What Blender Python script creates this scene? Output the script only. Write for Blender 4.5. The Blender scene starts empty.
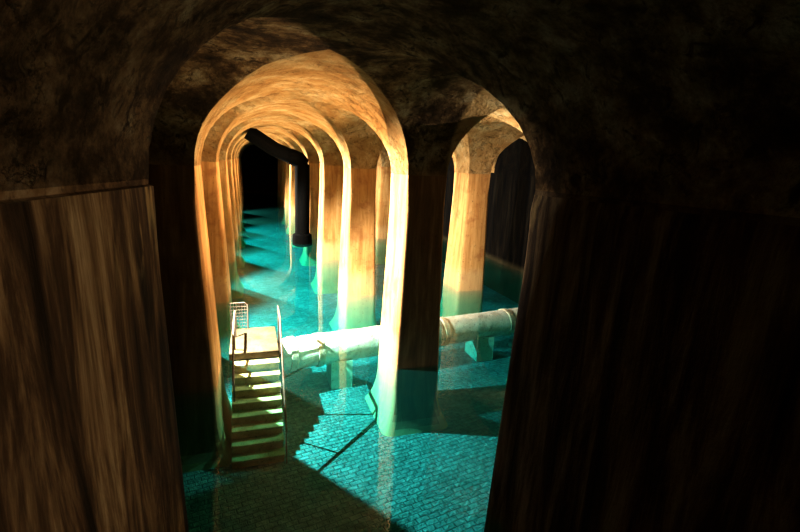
import bpy, bmesh, math, random
from mathutils import Vector, noise, Matrix

# ------------------------------------------------------------------ layout
S = 3.4                      # metres per layout unit
HV = .51                     # rise of the vaults above the springing line
PX, PY = .256, .362          # pillar footprint
BAY = 1.327                  # clear length of a bay along the nave
PITCH = BAY + PY
XL, XR = -.199, 1.0          # nave faces of the two pillar rows
ZW, ZF = -1.272, -1.718      # water level, basin floor
ROWS = 9
YEND = BAY + ROWS*PITCH
YBACK = -3.0
XVOID = [(-1.43, XL-PX), (XL, XR), (XR+PX, XR+PX+1.0), (XR+2*PX+1.0, XR+2*PX+2.0)]
XWALL_L, XWALL_R = -1.43, XR+2*PX+2.0
scene = bpy.context.scene
COL = scene.collection
random.seed(4)

# ------------------------------------------------------------------ helpers
def build(name, bm, mat, parent=None, smooth=None, scale=True):
    me = bpy.data.meshes.new(name)
    if scale:
        bmesh.ops.scale(bm, vec=(S, S, S), verts=bm.verts)
    if parent is not None:
        bmesh.ops.translate(bm, vec=-Vector(parent_world(parent)), verts=bm.verts)
    bmesh.ops.recalc_face_normals(bm, faces=bm.faces)
    bm.to_mesh(me); bm.free()
    me.materials.append(mat)
    if smooth is not None:
        for p in me.polygons: p.use_smooth = True
        me.set_sharp_from_angle(angle=math.radians(smooth))
    o = bpy.data.objects.new(name, me)
    COL.objects.link(o)
    if parent is not None: o.parent = parent
    return o

def parent_world(o):
    v = Vector((0, 0, 0))
    while o is not None:
        v += o.location; o = o.parent
    return v

def thing(name, label, cat, loc, group=None):
    o = bpy.data.objects.new(name, None)
    o.location = Vector(loc)*S
    o.empty_display_size = .2
    COL.objects.link(o)
    tag(o, label, cat, group)
    return o

def tag(o, label, cat, group=None, kind='thing'):
    o['label'] = label; o['category'] = cat
    if kind: o['kind'] = kind
    if group: o['group'] = group

def structure(o):
    o['kind'] = 'structure'
    return o

def add_box(bm, x0, x1, y0, y1, z0, z1):
    r = bmesh.ops.create_cube(bm, size=1.0)
    for v in r['verts']:
        v.co.x = x0 + (v.co.x+.5)*(x1-x0)
        v.co.y = y0 + (v.co.y+.5)*(y1-y0)
        v.co.z = z0 + (v.co.z+.5)*(z1-z0)
    return r['verts']

def bevel(bm, w, seg=2):
    bmesh.ops.bevel(bm, geom=list(bm.edges), offset=w, segments=seg, profile=.6, affect='EDGES')

def add_tube(bm, pts, r, seg=10, caps=True):
    pts = [Vector(p) for p in pts]
    rings = []
    up = Vector((0, 0, 1))
    for i, p in enumerate(pts):
        a = pts[max(0, i-1)]; b = pts[min(len(pts)-1, i+1)]
        t = (b-a).normalized()
        ref = up if abs(t.z) < .95 else Vector((0, 1, 0))
        s = t.cross(ref).normalized(); n = s.cross(t)
        rr = r[i] if isinstance(r, (list, tuple)) else r
        rings.append([bm.verts.new(p + (s*math.cos(k*2*math.pi/seg) + n*math.sin(k*2*math.pi/seg))*rr) for k in range(seg)])
    for a, b in zip(rings, rings[1:]):
        for k in range(seg):
            bm.faces.new((a[k], a[(k+1) % seg], b[(k+1) % seg], b[k]))
    if caps:
        bm.faces.new(rings[0]); bm.faces.new(rings[-1])
    return rings

def loft_rect(bm, x0, x1, y0, y1, levels, cham=(1, 1, 1, 1), seg=3, grow=(1, 1, 1, 1)):
    """Stack of rounded rectangles. levels: (z, outward offset, corner radius). cham: which corners are rounded
    (x0y0, x1y0, x1y1, x0y1). grow: which sides take the offset (x0, x1, y0, y1)."""
    rings = []
    for z, off, c in levels:
        a0, a1 = x0-off*grow[0], x1+off*grow[1]
        b0, b1 = y0-off*grow[2], y1+off*grow[3]
        ring = []
        for ci, (cx, cy, ang) in enumerate(((a0, b0, 180), (a1, b0, 270), (a1, b1, 0), (a0, b1, 90))):
            cc = max(c*cham[ci], .0008)
            ox = cx + cc*(1 if cx == a0 else -1); oy = cy + cc*(1 if cy == b0 else -1)
            for k in range(seg+1):
                t = math.radians(ang + 90*k/seg)
                ring.append(bm.verts.new((ox+cc*math.cos(t), oy+cc*math.sin(t), z)))
        rings.append(ring)
    n = len(rings[0])
    for a, b in zip(rings, rings[1:]):
        for k in range(n):
            bm.faces.new((a[k], a[(k+1) % n], b[(k+1) % n], b[k]))
    bm.faces.new(rings[0]); bm.faces.new(rings[-1])

# ------------------------------------------------------------------ materials
class NT:
    def __init__(self, name):
        self.m = bpy.data.materials.new(name); self.m.use_nodes = True
        self.t = self.m.node_tree; self.t.nodes.clear()
        self.out = self.t.nodes.new('ShaderNodeOutputMaterial')
    def n(self, kind, **kw):
        nd = self.t.nodes.new(kind)
        for k, v in kw.items():
            if k in nd.inputs.keys() if isinstance(k, str) else False: nd.inputs[k].default_value = v
            else: setattr(nd, k, v)
        return nd
    def set(self, nd, **kw):
        for k, v in kw.items(): nd.inputs[k].default_value = v
    def link(self, a, b): self.t.links.new(a, b)
    def pos(self, scale):
        g = self.n('ShaderNodeNewGeometry')
        m = self.n('ShaderNodeMapping'); m.inputs['Scale'].default_value = scale
        self.link(g.outputs['Position'], m.inputs['Vector'])
        return m.outputs['Vector']
    def noise(self, scale, detail=6, rough=.6, dist=0, vec=(1, 1, 1)):
        nd = self.n('ShaderNodeTexNoise')
        nd.inputs['Scale'].default_value = scale; nd.inputs['Detail'].default_value = detail
        nd.inputs['Roughness'].default_value = rough; nd.inputs['Distortion'].default_value = dist
        self.link(self.pos(vec), nd.inputs['Vector'])
        return nd.outputs['Fac']
    def ramp(self, fac, stops):
        r = self.n('ShaderNodeValToRGB'); e = r.color_ramp.elements
        while len(e) < len(stops): e.new(.5)
        for el, (p, c) in zip(e, stops):
            el.position = p; el.color = (*c, 1) if len(c) == 3 else c
        self.link(fac, r.inputs['Fac'])
        return r.outputs['Color']
    def mix(self, fac, a, b, mode='MIX'):
        x = self.n('ShaderNodeMix'); x.data_type = 'RGBA'; x.blend_type = mode
        for v, s in ((fac, x.inputs[0]), (a, x.inputs[6]), (b, x.inputs[7])):
            if isinstance(v, (int, float)): s.default_value = v
            elif isinstance(v, tuple): s.default_value = (*v, 1)
            else: self.link(v, s)
        return x.outputs[2]
    def math(self, op, a, b=0.0, clamp=False):
        x = self.n('ShaderNodeMath'); x.operation = op; x.use_clamp = clamp
        for v, s in ((a, x.inputs[0]), (b, x.inputs[1])):
            if isinstance(v, (int, float)): s.default_value = v
            else: self.link(v, s)
        return x.outputs[0]
    def height(self):
        g = self.n('ShaderNodeNewGeometry'); s = self.n('ShaderNodeSeparateXYZ')
        self.link(g.outputs['Position'], s.inputs[0]); return s.outputs['Z']
    def step(self, v, lo, hi):
        r = self.n('ShaderNodeMapRange'); r.interpolation_type = 'SMOOTHSTEP'
        r.inputs['From Min'].default_value = lo; r.inputs['From Max'].default_value = hi
        self.link(v, r.inputs['Value']); return r.outputs['Result']
    def surface(self, col, rough=.85, bump=None, strength=.3, dist=.02, metal=0, spec=.25):
        b = self.n('ShaderNodeBsdfPrincipled')
        if isinstance(col, tuple): b.inputs['Base Color'].default_value = (*col, 1)
        else: self.link(col, b.inputs['Base Color'])
        if isinstance(rough, (int, float)): b.inputs['Roughness'].default_value = rough
        else: self.link(rough, b.inputs['Roughness'])
        b.inputs['Metallic'].default_value = metal
        b.inputs['Specular IOR Level'].default_value = spec
        if bump is not None:
            bp = self.n('ShaderNodeBump'); bp.inputs['Strength'].default_value = strength; bp.inputs['Distance'].default_value = dist
            self.link(bump, bp.inputs['Height']); self.link(bp.outputs['Normal'], b.inputs['Normal'])
        self.link(b.outputs['BSDF'], self.out.inputs['Surface'])
        return self.m

def rock_color(t, dark=1.0):
    a = t.noise(1.5, 10, .7, .15)
    c = t.ramp(a, [(.36, (.05*dark, .026*dark, .010*dark)), (.46, (.20*dark, .11*dark, .042*dark)),
                   (.54, (.52*dark, .32*dark, .14*dark)), (.64, (.95*dark, .72*dark, .42*dark))])
    b = t.noise(5.0, 6, .7, .8, (1, 1, .8))
    c = t.mix(t.step(b, .50, .66), c, (.12*dark, .065*dark, .025*dark))
    s = t.noise(13, 4, .6, .3)
    return t.mix(t.math('MULTIPLY', t.step(s, .60, .72), .5), c, (.05, .028, .012))

def mat_vault():
    t = NT('mottled vault masonry')
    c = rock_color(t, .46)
    # ochre render further in, painted brighter as lamplight; entrance vault painted darker as shade
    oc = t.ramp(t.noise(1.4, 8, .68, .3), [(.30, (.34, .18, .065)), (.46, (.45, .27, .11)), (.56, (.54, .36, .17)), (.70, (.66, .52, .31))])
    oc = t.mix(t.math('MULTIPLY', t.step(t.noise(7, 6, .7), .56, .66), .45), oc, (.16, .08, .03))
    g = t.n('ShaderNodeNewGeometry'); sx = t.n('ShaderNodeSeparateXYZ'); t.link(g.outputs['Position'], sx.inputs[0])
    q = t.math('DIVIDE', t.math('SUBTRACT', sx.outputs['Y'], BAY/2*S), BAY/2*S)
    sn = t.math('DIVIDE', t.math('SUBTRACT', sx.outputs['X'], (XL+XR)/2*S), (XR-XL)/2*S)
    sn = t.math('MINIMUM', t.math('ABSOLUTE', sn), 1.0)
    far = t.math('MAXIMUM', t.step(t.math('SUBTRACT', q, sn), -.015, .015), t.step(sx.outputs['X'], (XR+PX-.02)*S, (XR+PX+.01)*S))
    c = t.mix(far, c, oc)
    l = t.noise(1.2, 8, .7, .6)
    crack = t.step(t.math('ABSOLUTE', t.math('SUBTRACT', l, .5)), .0, .006)
    c = t.mix(t.math('MAXIMUM', crack, .55), (.035, .02, .01), c)
    h1 = t.noise(3.5, 8, .7, .5); h2 = t.noise(16, 6, .7, .2)
    h = t.math('ADD', h1, t.math('MULTIPLY', h2, .35))
    h = t.math('ADD', h, t.math('MULTIPLY', crack, .3))
    return t.surface(c, .95, h, 1.0, .14, 0, .05)

def streaks(t, k=1.0):
    s1 = t.noise(3.6, 8, .66, .5, (1, 1, .12))
    s2 = t.noise(8.5, 5, .6, .2, (1, 1, .05))
    return t.math('ADD', t.math('MULTIPLY', s1, .68), t.math('MULTIPLY', s2, .32))

def mat_near_wall(name, k):
    t = NT(name)
    s = streaks(t)
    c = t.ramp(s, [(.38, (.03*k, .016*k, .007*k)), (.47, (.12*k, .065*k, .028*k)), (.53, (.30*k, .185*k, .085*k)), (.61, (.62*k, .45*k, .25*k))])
    z = t.height()
    rk = rock_color(t, .6*k)
    top = t.step(z, -.017*S, -.014*S)
    # pale drips hanging from the springing line
    d = t.noise(6.0, 6, .6, .3, (1, 1, .16))
    zone = t.math('MULTIPLY', t.step(z, -.30*S, -.02*S), t.step(d, .56, .66))
    c = t.mix(t.math('MULTIPLY', zone, .6), c, (.72*k, .50*k, .22*k))
    c = t.mix(t.math('MULTIPLY', t.step(z, (ZW+.1)*S, (ZW-.02)*S), .5), c, (.10, .08, .04))
    c = t.mix(top, c, rk)
    h = t.math('ADD', t.math('MULTIPLY', s, 1.3), t.math('MULTIPLY', t.noise(14, 6, .65), .35))
    return t.surface(c, .9, h, .55, .05, 0, .08)

def mat_pillar():
    t = NT('ochre rendered pillar')
    s = streaks(t)
    c = t.ramp(s, [(.32, (.27, .12, .035)), (.47, (.52, .28, .10)), (.56, (.62, .37, .15)), (.68, (.74, .51, .26))])
    b = t.noise(1.6, 6, .6, .3)
    c = t.mix(t.math('MULTIPLY', t.step(b, .52, .70), .6), c, (.34, .13, .04))
    z = t.height()
    w = t.noise(9, 5, .7)
    zz = t.math('ADD', z, t.math('MULTIPLY', t.math('SUBTRACT', w, .5), .5))
    c = t.mix(t.math('MULTIPLY', t.step(zz, (ZW+.30)*S, (ZW+.16)*S), .35), c, (.66, .50, .30))
    c = t.mix(t.math('MULTIPLY', t.step(z, (ZW+.02)*S, (ZW-.02)*S), .5), c, (.42, .42, .28))
    # entrance-facing fronts of the first pillars: their shade painted in as dark brown streaks
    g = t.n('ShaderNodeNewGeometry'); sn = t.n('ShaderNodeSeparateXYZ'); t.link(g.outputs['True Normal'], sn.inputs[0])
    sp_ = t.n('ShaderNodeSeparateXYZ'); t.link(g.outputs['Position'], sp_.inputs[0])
    front_shade = t.math('MULTIPLY', t.step(sn.outputs['Y'], -.85, -.95), t.step(sp_.outputs['Y'], (BAY+.05)*S, (BAY+.03)*S))
    c = t.mix(t.math('MULTIPLY', front_shade, .8), c, t.ramp(s, [(.38, (.03, .016, .008)), (.52, (.12, .065, .03)), (.64, (.30, .18, .09))]))
    p = t.noise(20, 3, .5)
    c = t.mix(t.math('MULTIPLY', t.step(p, .66, .72), .7), c, (.12, .05, .02))
    h = t.math('ADD', t.math('MULTIPLY', s, .6), t.math('MULTIPLY', t.noise(18, 6, .6), .4))
    return t.surface(c, .8, h, .35, .03)

def mat_floor():
    t = NT('sett paved basin floor')
    br = t.n('ShaderNodeTexBrick')
    br.inputs['Scale'].default_value = 1.0
    br.inputs['Brick Width'].default_value = .21; br.inputs['Row Height'].default_value = .105
    br.inputs['Mortar Size'].default_value = .011; br.inputs['Mortar Smooth'].default_value = 1.0
    br.inputs['Color1'].default_value = (.21, .31, .33, 1); br.inputs['Color2'].default_value = (.14, .23, .25, 1)
    br.inputs['Mortar'].default_value = (.10, .18, .19, 1)
    mp = t.n('ShaderNodeMapping'); mp.inputs['Rotation'].default_value = (0, 0, math.radians(-11))
    g = t.n('ShaderNodeNewGeometry'); t.link(g.outputs['Position'], mp.inputs['Vector'])
    nz = t.n('ShaderNodeTexNoise'); nz.inputs['Scale'].default_value = 2.2; nz.inputs['Detail'].default_value = 4
    t.link(mp.outputs['Vector'], nz.inputs['Vector'])
    ad = t.n('ShaderNodeMix'); ad.data_type = 'VECTOR'; ad.inputs[0].default_value = .08
    t.link(mp.outputs['Vector'], ad.inputs[4]); t.link(nz.outputs['Color'], ad.inputs[5])
    t.link(ad.outputs[1], br.inputs['Vector'])
    n = t.noise(1.4, 6, .65)
    c = t.mix(t.math('MULTIPLY', t.step(n, .42, .66), .45), br.outputs['Color'], (.07, .16, .155))
    n2 = t.noise(9, 5, .6)
    c = t.mix(.35, c, t.ramp(n2, [(.35, (.2, .26, .24)), (.65, (.8, .86, .8))]), 'OVERLAY')
    h = t.math('ADD', t.math('MULTIPLY', br.outputs['Fac'], -.55), t.math('MULTIPLY', n2, 1.3))
    return t.surface(c, .9, h, 1.0, .09)

def mat_water():
    t = NT('clear teal water')
    g = t.n('ShaderNodeNewGeometry'); dp = t.n('ShaderNodeVectorMath'); dp.operation = 'DOT_PRODUCT'
    t.link(g.outputs['Incoming'], dp.inputs[0]); t.link(g.outputs['Normal'], dp.inputs[1])
    cs = t.math('ABSOLUTE', dp.outputs['Value'])
    fr = t.math('ADD', t.math('MULTIPLY', t.math('POWER', t.math('SUBTRACT', 1.0, cs), 5.0), .97), .03, True)
    h = t.noise(2.0, 3, .5, .3)
    bp = t.n('ShaderNodeBump'); bp.inputs['Strength'].default_value = .05; bp.inputs['Distance'].default_value = .02
    t.link(h, bp.inputs['Height'])
    tr = t.n('ShaderNodeBsdfTransparent')
    df = t.n('ShaderNodeBsdfDiffuse'); df.inputs['Color'].default_value = (.03, .46, .42, 1)
    m0 = t.n('ShaderNodeMixShader'); m0.inputs[0].default_value = .035
    t.link(tr.outputs[0], m0.inputs[1]); t.link(df.outputs[0], m0.inputs[2])
    gl = t.n('ShaderNodeBsdfGlossy'); gl.inputs['Roughness'].default_value = .03
    t.link(bp.outputs['Normal'], gl.inputs['Normal'])
    m1 = t.n('ShaderNodeMixShader')
    t.link(fr, m1.inputs[0]); t.link(m0.outputs[0], m1.inputs[1]); t.link(gl.outputs[0], m1.inputs[2])
    t.link(m1.outputs[0], t.out.inputs['Surface'])
    va = t.n('ShaderNodeVolumeAbsorption'); va.inputs['Density'].default_value = .62
    va.inputs['Color'].default_value = (.13, .90, .915, 1)
    t.link(va.outputs[0], t.out.inputs['Volume'])
    return t.m

def mat_concrete(name, lo, mid, hi, bump=.5):
    t = NT(name)
    n = t.noise(3.0, 8, .7, .4)
    c = t.ramp(n, [(.32, lo), (.47, mid), (.66, hi)])
    sp = t.noise(17, 6, .7)
    c = t.mix(t.math('MULTIPLY', t.step(sp, .56, .66), .7), c, tuple(v*.35 for v in lo))
    h = t.math('ADD', n, t.math('MULTIPLY', sp, .6))
    return t.surface(c, .9, h, bump, .04)

def mat_metal(name, col, rough=.5, metal=.6):
    t = NT(name)
    n = t.noise(14, 5, .6)
    c = t.ramp(n, [(.35, tuple(v*.6 for v in col)), (.65, col)])
    return t.surface(c, rough, n, .15, .01, metal, .4 if metal else .03)

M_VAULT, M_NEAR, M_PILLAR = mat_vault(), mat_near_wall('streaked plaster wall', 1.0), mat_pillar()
M_DARK = mat_near_wall('dark shaded plaster wall', .3)  # right wall's shade put into the colour: darker copy of the streaked plaster
M_SHADE = mat_near_wall('shade black wall', .02)  # near-black copy of the plaster, painting in the unlit aisles and ends
M_FLOOR, M_WATER = mat_floor(), mat_water()
M_PIPE = mat_concrete('chalky concrete pipe', (.42, .38, .31), (.74, .70, .62), (.88, .86, .80), .8)
M_BAND = mat_concrete('darker concrete collar', (.24, .19, .12), (.52, .45, .33), (.70, .64, .52), .6)
M_BLOCK = mat_concrete('pale concrete block', (.50, .50, .42), (.66, .66, .56), (.78, .78, .68), .3)
M_STEP = mat_concrete('worn yellow concrete steps', (.26, .20, .09), (.40, .32, .15), (.52, .43, .24), .3)
M_LAND = mat_concrete('dark concrete landing', (.05, .04, .021), (.075, .062, .035), (.10, .085, .05), .3)  # far darker than the steps, to offset the flood lamp close by
M_RAIL = mat_metal('weathered steel railing', (.16, .13, .10), .55, .5)
M_IRON = mat_metal('black cast iron', (.004, .004, .004), .8, .0)

# ------------------------------------------------------------------ vaults (one continuous groined ceiling)
NV = 22
def samples(a, b, void, n):
    if not void: return [a + (b-a)*i/n for i in range(n+1)]
    return [(a+b)/2 - (b-a)/2*math.cos(math.pi*i/n) for i in range(n+1)]
def barrel(v, a, b):
    q = (v-(a+b)/2)/((b-a)/2)
    return HV*math.sqrt(max(0.0, 1-q*q))
xsegs, ysegs = [], []
xs = sorted(XVOID)
for i, (a, b) in enumerate(xs):
    xsegs.append((a, b, True))
    if i+1 < len(xs): xsegs.append((b, xs[i+1][0], False))
for k in range(ROWS+1):
    ysegs.append((k*PITCH, k*PITCH+BAY, True))
    if k < ROWS: ysegs.append((k*PITCH+BAY, (k+1)*PITCH, False))
bm = bmesh.new(); cache = {}
def cv(x, y, z):
    key = (round(x, 5), round(y, 5), round(z, 5))
    if key not in cache:
        w = min(1, max(0, z)/.12)
        d = noise.noise(Vector((x, y, z))*4.5)*.011 + noise.noise(Vector((x, y, z))*12)*.006
        cache[key] = bm.verts.new((x, y, z + d*w))
    return cache[key]
def patch(xsg, ysg, near=False):
    (xa, xb, xv), (ya, yb, yv) = xsg, ysg
    if not xv and not yv: return
    X = samples(xa, xb, xv, NV if xv else 5)
    Y = samples(ya, yb, yv, NV if yv else (26 if near else 6))
    def h(x, y):
        z = 0
        if xv: z = max(z, barrel(x, xa, xb))
        if yv: z = max(z, barrel(y, ya, yb))
        return z
    V = [[cv(x, y, h(x, y)) for y in Y] for x in X]
    both = xv and yv
    for i in range(len(X)-1):
        for j in range(len(Y)-1):
            a, b, c, d = V[i][j], V[i+1][j], V[i+1][j+1], V[i][j+1]
            if both and i == j: fs = ((a, b, c), (a, c, d))
            elif both and i+j == NV-1: fs = ((a, b, d), (b, c, d))
            else: fs = ((a, b, c, d),)
            for f in fs:
                if len(set(f)) == len(f) and bm.faces.get(f) is None: bm.faces.new(f)
for xsg in xsegs:
    for ysg in ysegs: patch(xsg, ysg)
patch((XL, XR, True), (YBACK, 0.0, False), near=True)
# the first bay is irregular: its near left vault springs steeply, and the entrance passage widens towards the back
XC = (XL+XR)/2
YL, DXL, SPL, SPR = -.09, .047, .22, .12
for v in bm.verts:
    x, y = v.co.x, v.co.y
    if x < XC and y < BAY/2:
        wl = min(1, (XC-x)/(XC-XL))
        if y > 0:
            q = 1-y/(BAY/2)
            q2 = (1-(1-q*q)**2.0)**.25
            y2 = BAY/2*(1-q2)
            k = q2
            v.co.y = y2 + YL*wl*k
            v.co.x = x + DXL*wl*k
        else:
            v.co.y = y + YL*wl*max(0, 1+y/1.5) if y > -1.5 else y
            v.co.x = x + (DXL + SPL*min(0, v.co.y-YL))*wl
    elif x >= XC and y < 0:
        v.co.x = x + (-SPR*y)*min(1, (x-XC)/(XR-XC))
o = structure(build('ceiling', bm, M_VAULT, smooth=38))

# ------------------------------------------------------------------ floor, water, enclosing walls
bm = bmesh.new(); add_box(bm, XWALL_L-.2, XWALL_R+.2, YBACK-.1, YEND+.2, ZF-.06, ZF)
structure(build('floor', bm, M_FLOOR))
bm = bmesh.new(); add_box(bm, XWALL_L-.1, XWALL_R+.1, YBACK-.05, YEND+.1, ZF-.03, ZW)
w = build('water', bm, M_WATER)
tag(w, 'clear still teal water flooding the floor between all the pillars', 'water', kind='stuff')

def foot_levels(top, off0=0.0, c_full=.034, c_top=0.0, bt=.034):
    L = []
    for z in (top, top-.05, top-.12, top-.2, top-.3):
        L.append((z, off0 + bt*max(0, z/ZW), c_top + (c_full-c_top)*min(1, (top-z)/.22)))
    for z in (-.6, -.9, ZW+.02, ZW-.1): L.append((z, off0 + bt*z/ZW, c_full))
    return L
def flare_levels(bt=.034):
    L = []
    for i in range(9):
        s = i/8; z = (ZW-.1) + (ZF-.01-(ZW-.1))*s
        L.append((z, bt*z/ZW + .075*s**3, .034+.03*s))
    return L
def lv(bump_top): return [(z, o_, c) for z, o_, c in bump_top]

# near side walls: plaster below the springing line, a thin ledge where it stops
def near_wall(name, x0, x1, cham, grow):
    bm = bmesh.new()
    L = [(0.0, 0, .001), (-.012, 0, .004), (-.016, .009, .006)]
    for z in (-.07, -.14, -.24, -.4, -.7, -1.0, ZW, ZW-.12):
        L.append((z, .009+.034*z/ZW, min(.034, .006+.03*(-z)/.2)))
    for i in range(1, 6):
        s = i/5; z = (ZW-.12) + (ZF-.01-ZW+.12)*s
        L.append((z, .009+.034*z/ZW + .06*s**3, .034+.03*s))
    left = x0 < 0
    if not left: L = [(0.0, 0, .001)] + L[3:]
    loft_rect(bm, x0, x1, YBACK, YL if left else 0.0, L, cham, 4, grow)
    for v in bm.verts:
        if left and v.co.x > -1: v.co.x += DXL + SPL*min(0, v.co.y-YL)
        if not left and v.co.x < 2: v.co.x += -SPR*min(0, v.co.y)
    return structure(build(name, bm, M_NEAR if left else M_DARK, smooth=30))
near_wall('wall_left', XWALL_L-.15, XL, (0, 0, 1, 0), (0, 1, 0, 1))
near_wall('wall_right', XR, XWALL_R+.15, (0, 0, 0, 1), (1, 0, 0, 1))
def plain_wall(name, *b):
    bm = bmesh.new(); add_box(bm, *b); return structure(build(name, bm, M_SHADE))
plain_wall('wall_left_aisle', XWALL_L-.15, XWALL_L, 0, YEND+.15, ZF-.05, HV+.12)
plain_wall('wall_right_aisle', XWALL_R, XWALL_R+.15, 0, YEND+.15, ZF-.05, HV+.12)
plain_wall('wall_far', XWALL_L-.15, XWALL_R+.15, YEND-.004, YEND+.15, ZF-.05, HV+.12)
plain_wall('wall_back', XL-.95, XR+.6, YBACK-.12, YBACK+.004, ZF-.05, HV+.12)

# ------------------------------------------------------------------ pillars
ORD = ['first', 'second', 'third', 'fourth', 'fifth', 'sixth', 'seventh', 'eighth', 'ninth']
def pillar_meshes(bt):
    a = bmesh.new(); loft_rect(a, 0, PX, 0, PY, foot_levels(0.0, bt=bt), seg=3)
    b = bmesh.new(); loft_rect(b, 0, PX, 0, PY, flare_levels(bt), seg=3)
    return a, b
protos = {}
def copy_thing(src):
    r = src.copy(); COL.objects.link(r)
    for ch in src.children:
        c = ch.copy(); COL.objects.link(c); c.parent = r
    return r
def pillar(x, y, label, group, bt=.034):
    if bt not in protos:
        r = thing('pillar', label, 'pillar', (0, 0, ZF), group)
        r.location = (0, 0, ZF*S)
        a, b = pillar_meshes(bt)
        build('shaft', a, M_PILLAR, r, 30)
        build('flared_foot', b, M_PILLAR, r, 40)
        protos[bt] = r
    else:
        r = copy_thing(protos[bt])
    r.location = (x*S, y*S, ZF*S)
    tag(r, label, 'pillar', group)
    return r
for k in range(ROWS):
    y = BAY + k*PITCH
    if k == 0:
        la = 'ochre pillar rising beside the concrete stairs, dark front and orange side'
        ra = 'thick ochre pillar with dark front and glaring white side, across the water from the stairs'
    else:
        la = f'ochre pillar in the row of the stairs, {ORD[k-1]} one behind the pillar at the stairs'
        ra = ('broad brightly lit ochre pillar just past the pipe, next behind the thick dark-fronted pillar' if k == 1 else
              f'ochre pillar opposite the row of the stairs, {ORD[k-1]} one behind the thick dark-fronted pillar')
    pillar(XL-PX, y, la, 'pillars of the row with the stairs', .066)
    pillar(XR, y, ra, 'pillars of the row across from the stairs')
R2 = XVOID[2][1]
for k in range(4):
    y = BAY + k*PITCH
    lb = ('ochre pillar of the far aisle standing level with the thick dark-fronted pillar' if k == 0 else
          'ochre pillar with one bright edge seen through the right-hand narrow arch, behind the pipe' if k == 1 else
          f'dim ochre pillar of the far aisle, {ORD[k-2]} one behind the bright-edged pillar')
    pillar(R2, y, lb, 'pillars of the aisle beyond the narrow arch')

# ------------------------------------------------------------------ staircase with landing and railings
SX0, SX1 = -.062, .236
SY0, SY1, LY1 = 1.13, 1.66, 2.13
ZL = ZW + .05
NST = 9
st = thing('staircase', 'yellowish concrete stairs with thin steel railings leading down into the water', 'stairs', (.06, 1.7, ZF))
rise = (ZL-ZF)/NST; run = (SY1-SY0)/(NST-1)
for i in range(NST-1):                   # each step a block down to the floor, nosing slightly proud
    zt = ZF + rise*(i+1)
    y0 = SY0 + run*i
    bm = bmesh.new(); add_box(bm, SX0, SX1, y0, y0+run+.001, max(ZF-.0, zt-rise*1.6), zt-.012)
    add_box(bm, SX0, SX1+.004, y0-.012, y0+run+.004, zt-.014, zt)
    bevel(bm, .002, 1)
    build('step', bm, M_STEP, st)
bm = bmesh.new()                          # sloping body under the steps
prof = [(SY0+.01, ZF), (SY1+.01, ZF), (SY1+.01, ZL-rise*1.15), (SY1-.03, ZL-rise*1.6), (SY0+run*.9, ZF)]
fa = [bm.verts.new((SX0+.01, y, z)) for y, z in prof]; fb = [bm.verts.new((SX1-.01, y, z)) for y, z in prof]
bm.faces.new(fa); bm.faces.new(fb)
for i in range(len(prof)):
    j = (i+1) % len(prof); bm.faces.new((fa[i], fa[j], fb[j], fb[i]))
build('body', bm, M_STEP, st)
bm = bmesh.new(); add_box(bm, SX0-.02, SX1+.004, SY1-.004, LY1, ZL-.05, ZL); add_box(bm, SX0, SX1-.02, SY1+.02, LY1-.02, ZF, ZL-.045)
bevel(bm, .004, 1)
build('landing', bm, M_LAND, st)
# handrail along the open side
XH = SX1 + .012
def rail(bm, pts, r): add_tube(bm, pts, r, 8)
hr = bpy.data.objects.new('handrail', None); COL.objects.link(hr); hr.parent = st
zt = lambda y: (ZL if y >= SY1 else ZF + rise*(1+(y-SY0)/run))
bm = bmesh.new()
yt, yb = 1.86, SY0-.02
rail(bm, [(XH, yt+.03, ZL+.235), (XH, yt, ZL+.25), (XH, SY1, ZL+.245), (XH, yb, ZF+.25), (XH, yb-.03, ZF+.225)], .0065)
build('top_rail', bm, M_RAIL, hr)
for y, zb, ztp in ((yt, ZL-.03, ZL+.25), (SY1, ZL-.03, ZL+.245), ((SY1+yb)/2, (ZL+ZF)/2-.02, (ZL+ZF)/2+.245), (yb, ZF, ZF+.25)):
    bm = bmesh.new(); rail(bm, [(XH, y, zb), (XH, y, ztp)], .0045); build('post', bm, M_RAIL, hr)
# rail on the pillar side and a mesh guard at the back of the landing
hl = bpy.data.objects.new('wall_rail', None); COL.objects.link(hl); hl.parent = st
bm = bmesh.new(); XQ = SX0+.015
rail(bm, [(XQ, 1.95, ZL+.2), (XQ, 1.72, ZL+.2), (XQ, 1.60, ZL+.17), (XQ, 1.42, ZL+.02), (XQ, 1.36, ZL-.08)], .007)
build('top_rail', bm, M_RAIL, hl)
for y, b0, t0 in ((1.95, ZL-.01, ZL+.2), (1.72, ZL-.01, ZL+.2), (1.42, ZL-.26, ZL+.02)):
    bm = bmesh.new(); rail(bm, [(XQ, y, b0), (XQ, y, t0)], .006); build('post', bm, M_RAIL, hl)
gd = bpy.data.objects.new('guard_panel', None); COL.objects.link(gd); gd.parent = st
bm = bmesh.new(); GX0, GX1, GY = SX0-.02, SX0+.10, LY1-.02
rail(bm, [(GX0, GY, ZL), (GX0, GY, ZL+.21), (GX1-.02, GY, ZL+.21), (GX1, GY, ZL+.19), (GX1, GY, ZL)], .006)
build('panel_frame', bm, M_RAIL, gd)
bm = bmesh.new()
for i in range(1, 6): rail(bm, [(GX0+(GX1-GX0)*i/6, GY, ZL+.01), (GX0+(GX1-GX0)*i/6, GY, ZL+.205)], .0017)
for i in range(1, 8): rail(bm, [(GX0, GY, ZL+.205*i/8), (GX1, GY, ZL+.205*i/8)], .0017)
build('wire_mesh', bm, M_RAIL, gd)

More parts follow.
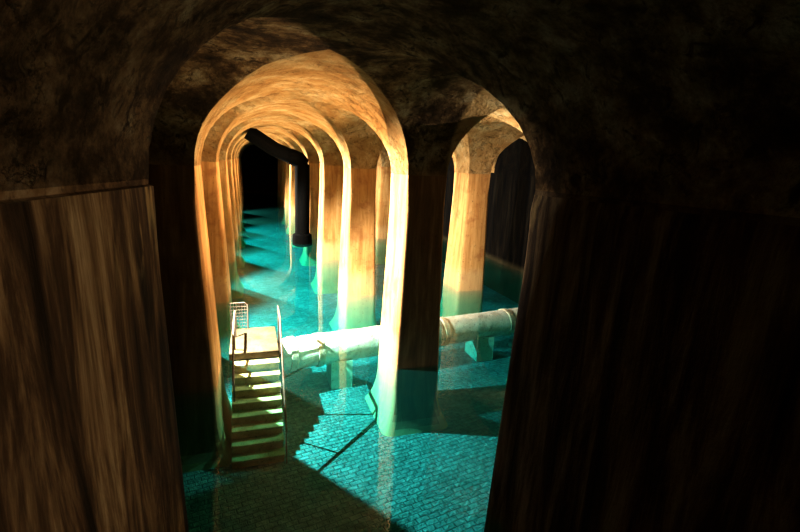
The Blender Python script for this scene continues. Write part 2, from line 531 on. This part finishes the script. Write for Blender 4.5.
# ------------------------------------------------------------------ concrete pipe lying across the hall, just under the water
PR = .125
PA, PB = Vector((.262, 1.985, ZW-.136)), Vector((3.45, 2.50, ZW-.136))
pd = (PB-PA).normalized()
pp = thing('concrete_pipe', 'chalky pale concrete pipe lying across the hall just under the water', 'pipe', (PA.x, PA.y, ZF))
bm = bmesh.new(); rr = add_tube(bm, [PA + pd*(PB-PA).length*i/90 for i in range(91)], PR, 28)
for v in bm.verts:
    n = noise.noise(v.co*7)*.006 + noise.noise(v.co*25)*.004
    k = max(0, 1-(v.co-PA).length/.28)
    c = PA + pd*((v.co-PA).dot(pd)); d = (v.co-c)
    if d.length > .01: v.co = c + d.normalized()*(d.length + n + k*noise.noise(v.co*18)*.03)
build('barrel', bm, M_PIPE, pp, 40)
for s in (.09, .30, 1.38, 1.46, 2.2):
    bm = bmesh.new()
    c = PA + pd*s; wd = .028
    add_tube(bm, [c-pd*wd, c-pd*wd*.8, c+pd*wd*.8, c+pd*wd], [PR*1.0, PR*1.07, PR*1.07, PR*1.0], 28)
    build('collar', bm, M_BAND, pp, 40)
def saddle(px, label):
    c = PA + pd*((px-PA.x)/pd.x)
    bm = bmesh.new()
    x0, x1 = px-.085, px+.085
    yc, zc = c.y, c.z
    # a low block, its top hollowed to cradle the pipe
    prof = [(yc-.125, ZF), (yc+.125, ZF), (yc+.12, zc-.075)]
    for i in range(9):
        a = math.radians(-38 - 104*i/8)
        prof.append((yc+(PR+.003)*math.cos(a), zc+(PR+.003)*math.sin(a)))
    prof.append((yc-.12, zc-.075))
    fa = [bm.verts.new((x0, y, z)) for y, z in prof]; fb = [bm.verts.new((x1, y, z)) for y, z in prof]
    bm.faces.new(fa); bm.faces.new(list(reversed(fb)))
    for i in range(len(prof)):
        j = (i+1) % len(prof); bm.faces.new((fa[i], fa[j], fb[j], fb[i]))
    o = build('pipe_saddle', bm, M_BLOCK)
    tag(o, label, 'support block', 'saddle blocks under the pipe')
saddle(.74, 'pale concrete saddle block under the pipe between the stairs and the thick pillar')
saddle(2.15, 'pale concrete saddle block under the pipe seen through the right-hand narrow arch')

# ------------------------------------------------------------------ black iron pipe in the nave far behind
vx, vy = .865, 6.05
ip = thing('iron_pipe', 'black iron pipe rising from the water far down the nave, bent over at the top', 'pipe', (vx, vy, ZF))
bm = bmesh.new(); add_tube(bm, [(vx, vy, ZW-.05), (vx, vy, -.02)], .115, 24); build('riser', bm, M_IRON, ip, 40)
bm = bmesh.new(); add_tube(bm, [(vx, vy, ZW-.03), (vx, vy, ZW+.03), (vx, vy, ZW+.14), (vx, vy, ZW+.16)], [.16, .16, .15, .118], 24)
build('flange', bm, M_IRON, ip, 40)
bm = bmesh.new()
ex = [(vx, vy, -.06), (vx-.01, vy, .0), (vx-.05, vy, .045), (vx-.12, vy, .075), (vx-.20, vy, .10)]
add_tube(bm, ex, .122, 24); build('elbow', bm, M_IRON, ip, 40)
bm = bmesh.new(); add_tube(bm, [(vx-.17, vy, .09), (vx-.42, vy, .19), (vx-.80, vy, .42)], .11, 24); build('slanting_arm', bm, M_IRON, ip, 40)

# ------------------------------------------------------------------ lights
def flood(name, loc, aim, power, col, spread=132, r=.002):
    l = bpy.data.lights.new(name, 'SPOT'); l.spot_size = math.radians(spread); l.spot_blend = .4; l.energy = power; l.color = col; l.shadow_soft_size = r*S
    o = bpy.data.objects.new(name, l); o.location = Vector(loc)*S; COL.objects.link(o)
    o.rotation_euler = Vector(aim).to_track_quat('-Z', 'Y').to_euler()
    return o
for k in range(6):
    flood('flood_lamp', (-.232, BAY+PY+.0845+k*PITCH, -.48), (.836, -.224, -.50), 7500 if k == 0 else 6500, (1.0, .93, .80))
    flood('warm_fill', (1.045, BAY+PY+.075+k*PITCH, -.35), (-.80, -.05, .85), 1300, (1.0, .76, .48), 132)  # added fill spots, out of sight behind the right-hand pillars
flood('stair_fill', (1.045, BAY+PY+.075, -.35), (-.955, -.27, -1.08), 1100, (1.0, .86, .62), 27, .004)  # added fill spot to brighten the stair treads
flood('entrance_fill', (.93, -.97, -.20), (-1.28, .16, .20), 140, (1.0, .83, .60), 96, .03)  # added out-of-view fill for the near left wall and vault

wd = bpy.data.worlds.new('World'); scene.world = wd; wd.use_nodes = True
wd.node_tree.nodes['Background'].inputs[0].default_value = (.02, .014, .009, 1)
wd.node_tree.nodes['Background'].inputs[1].default_value = .02

# ------------------------------------------------------------------ camera
F, YAW, PIT, ROL = 449.7, .32545, .22342, .04954
cam = bpy.data.cameras.new('camera'); cam.sensor_width = 36; cam.lens = F/800*36; cam.clip_start = .02; cam.clip_end = 300
co = bpy.data.objects.new('camera', cam); COL.objects.link(co)
fwd = Vector((math.sin(YAW)*math.cos(PIT), math.cos(YAW)*math.cos(PIT), -math.sin(PIT)))
r0 = Vector((math.cos(YAW), -math.sin(YAW), 0)); u0 = r0.cross(fwd)
rr = r0*math.cos(ROL)+u0*math.sin(ROL); uu = -r0*math.sin(ROL)+u0*math.cos(ROL)
mt = Matrix((rr, uu, -fwd)).transposed().to_4x4()
mt.translation = Vector((.08066, -1.32671, .06538))*S
co.matrix_world = mt
scene.camera = co

scene.view_settings.view_transform = 'Standard'
scene.view_settings.look = 'None'
scene.view_settings.exposure = .0
scene.view_settings.gamma = .8
scene.cycles.sample_clamp_indirect = 6
scene.cycles.max_bounces = 12
scene.cycles.diffuse_bounces = 5
scene.cycles.transparent_max_bounces = 16
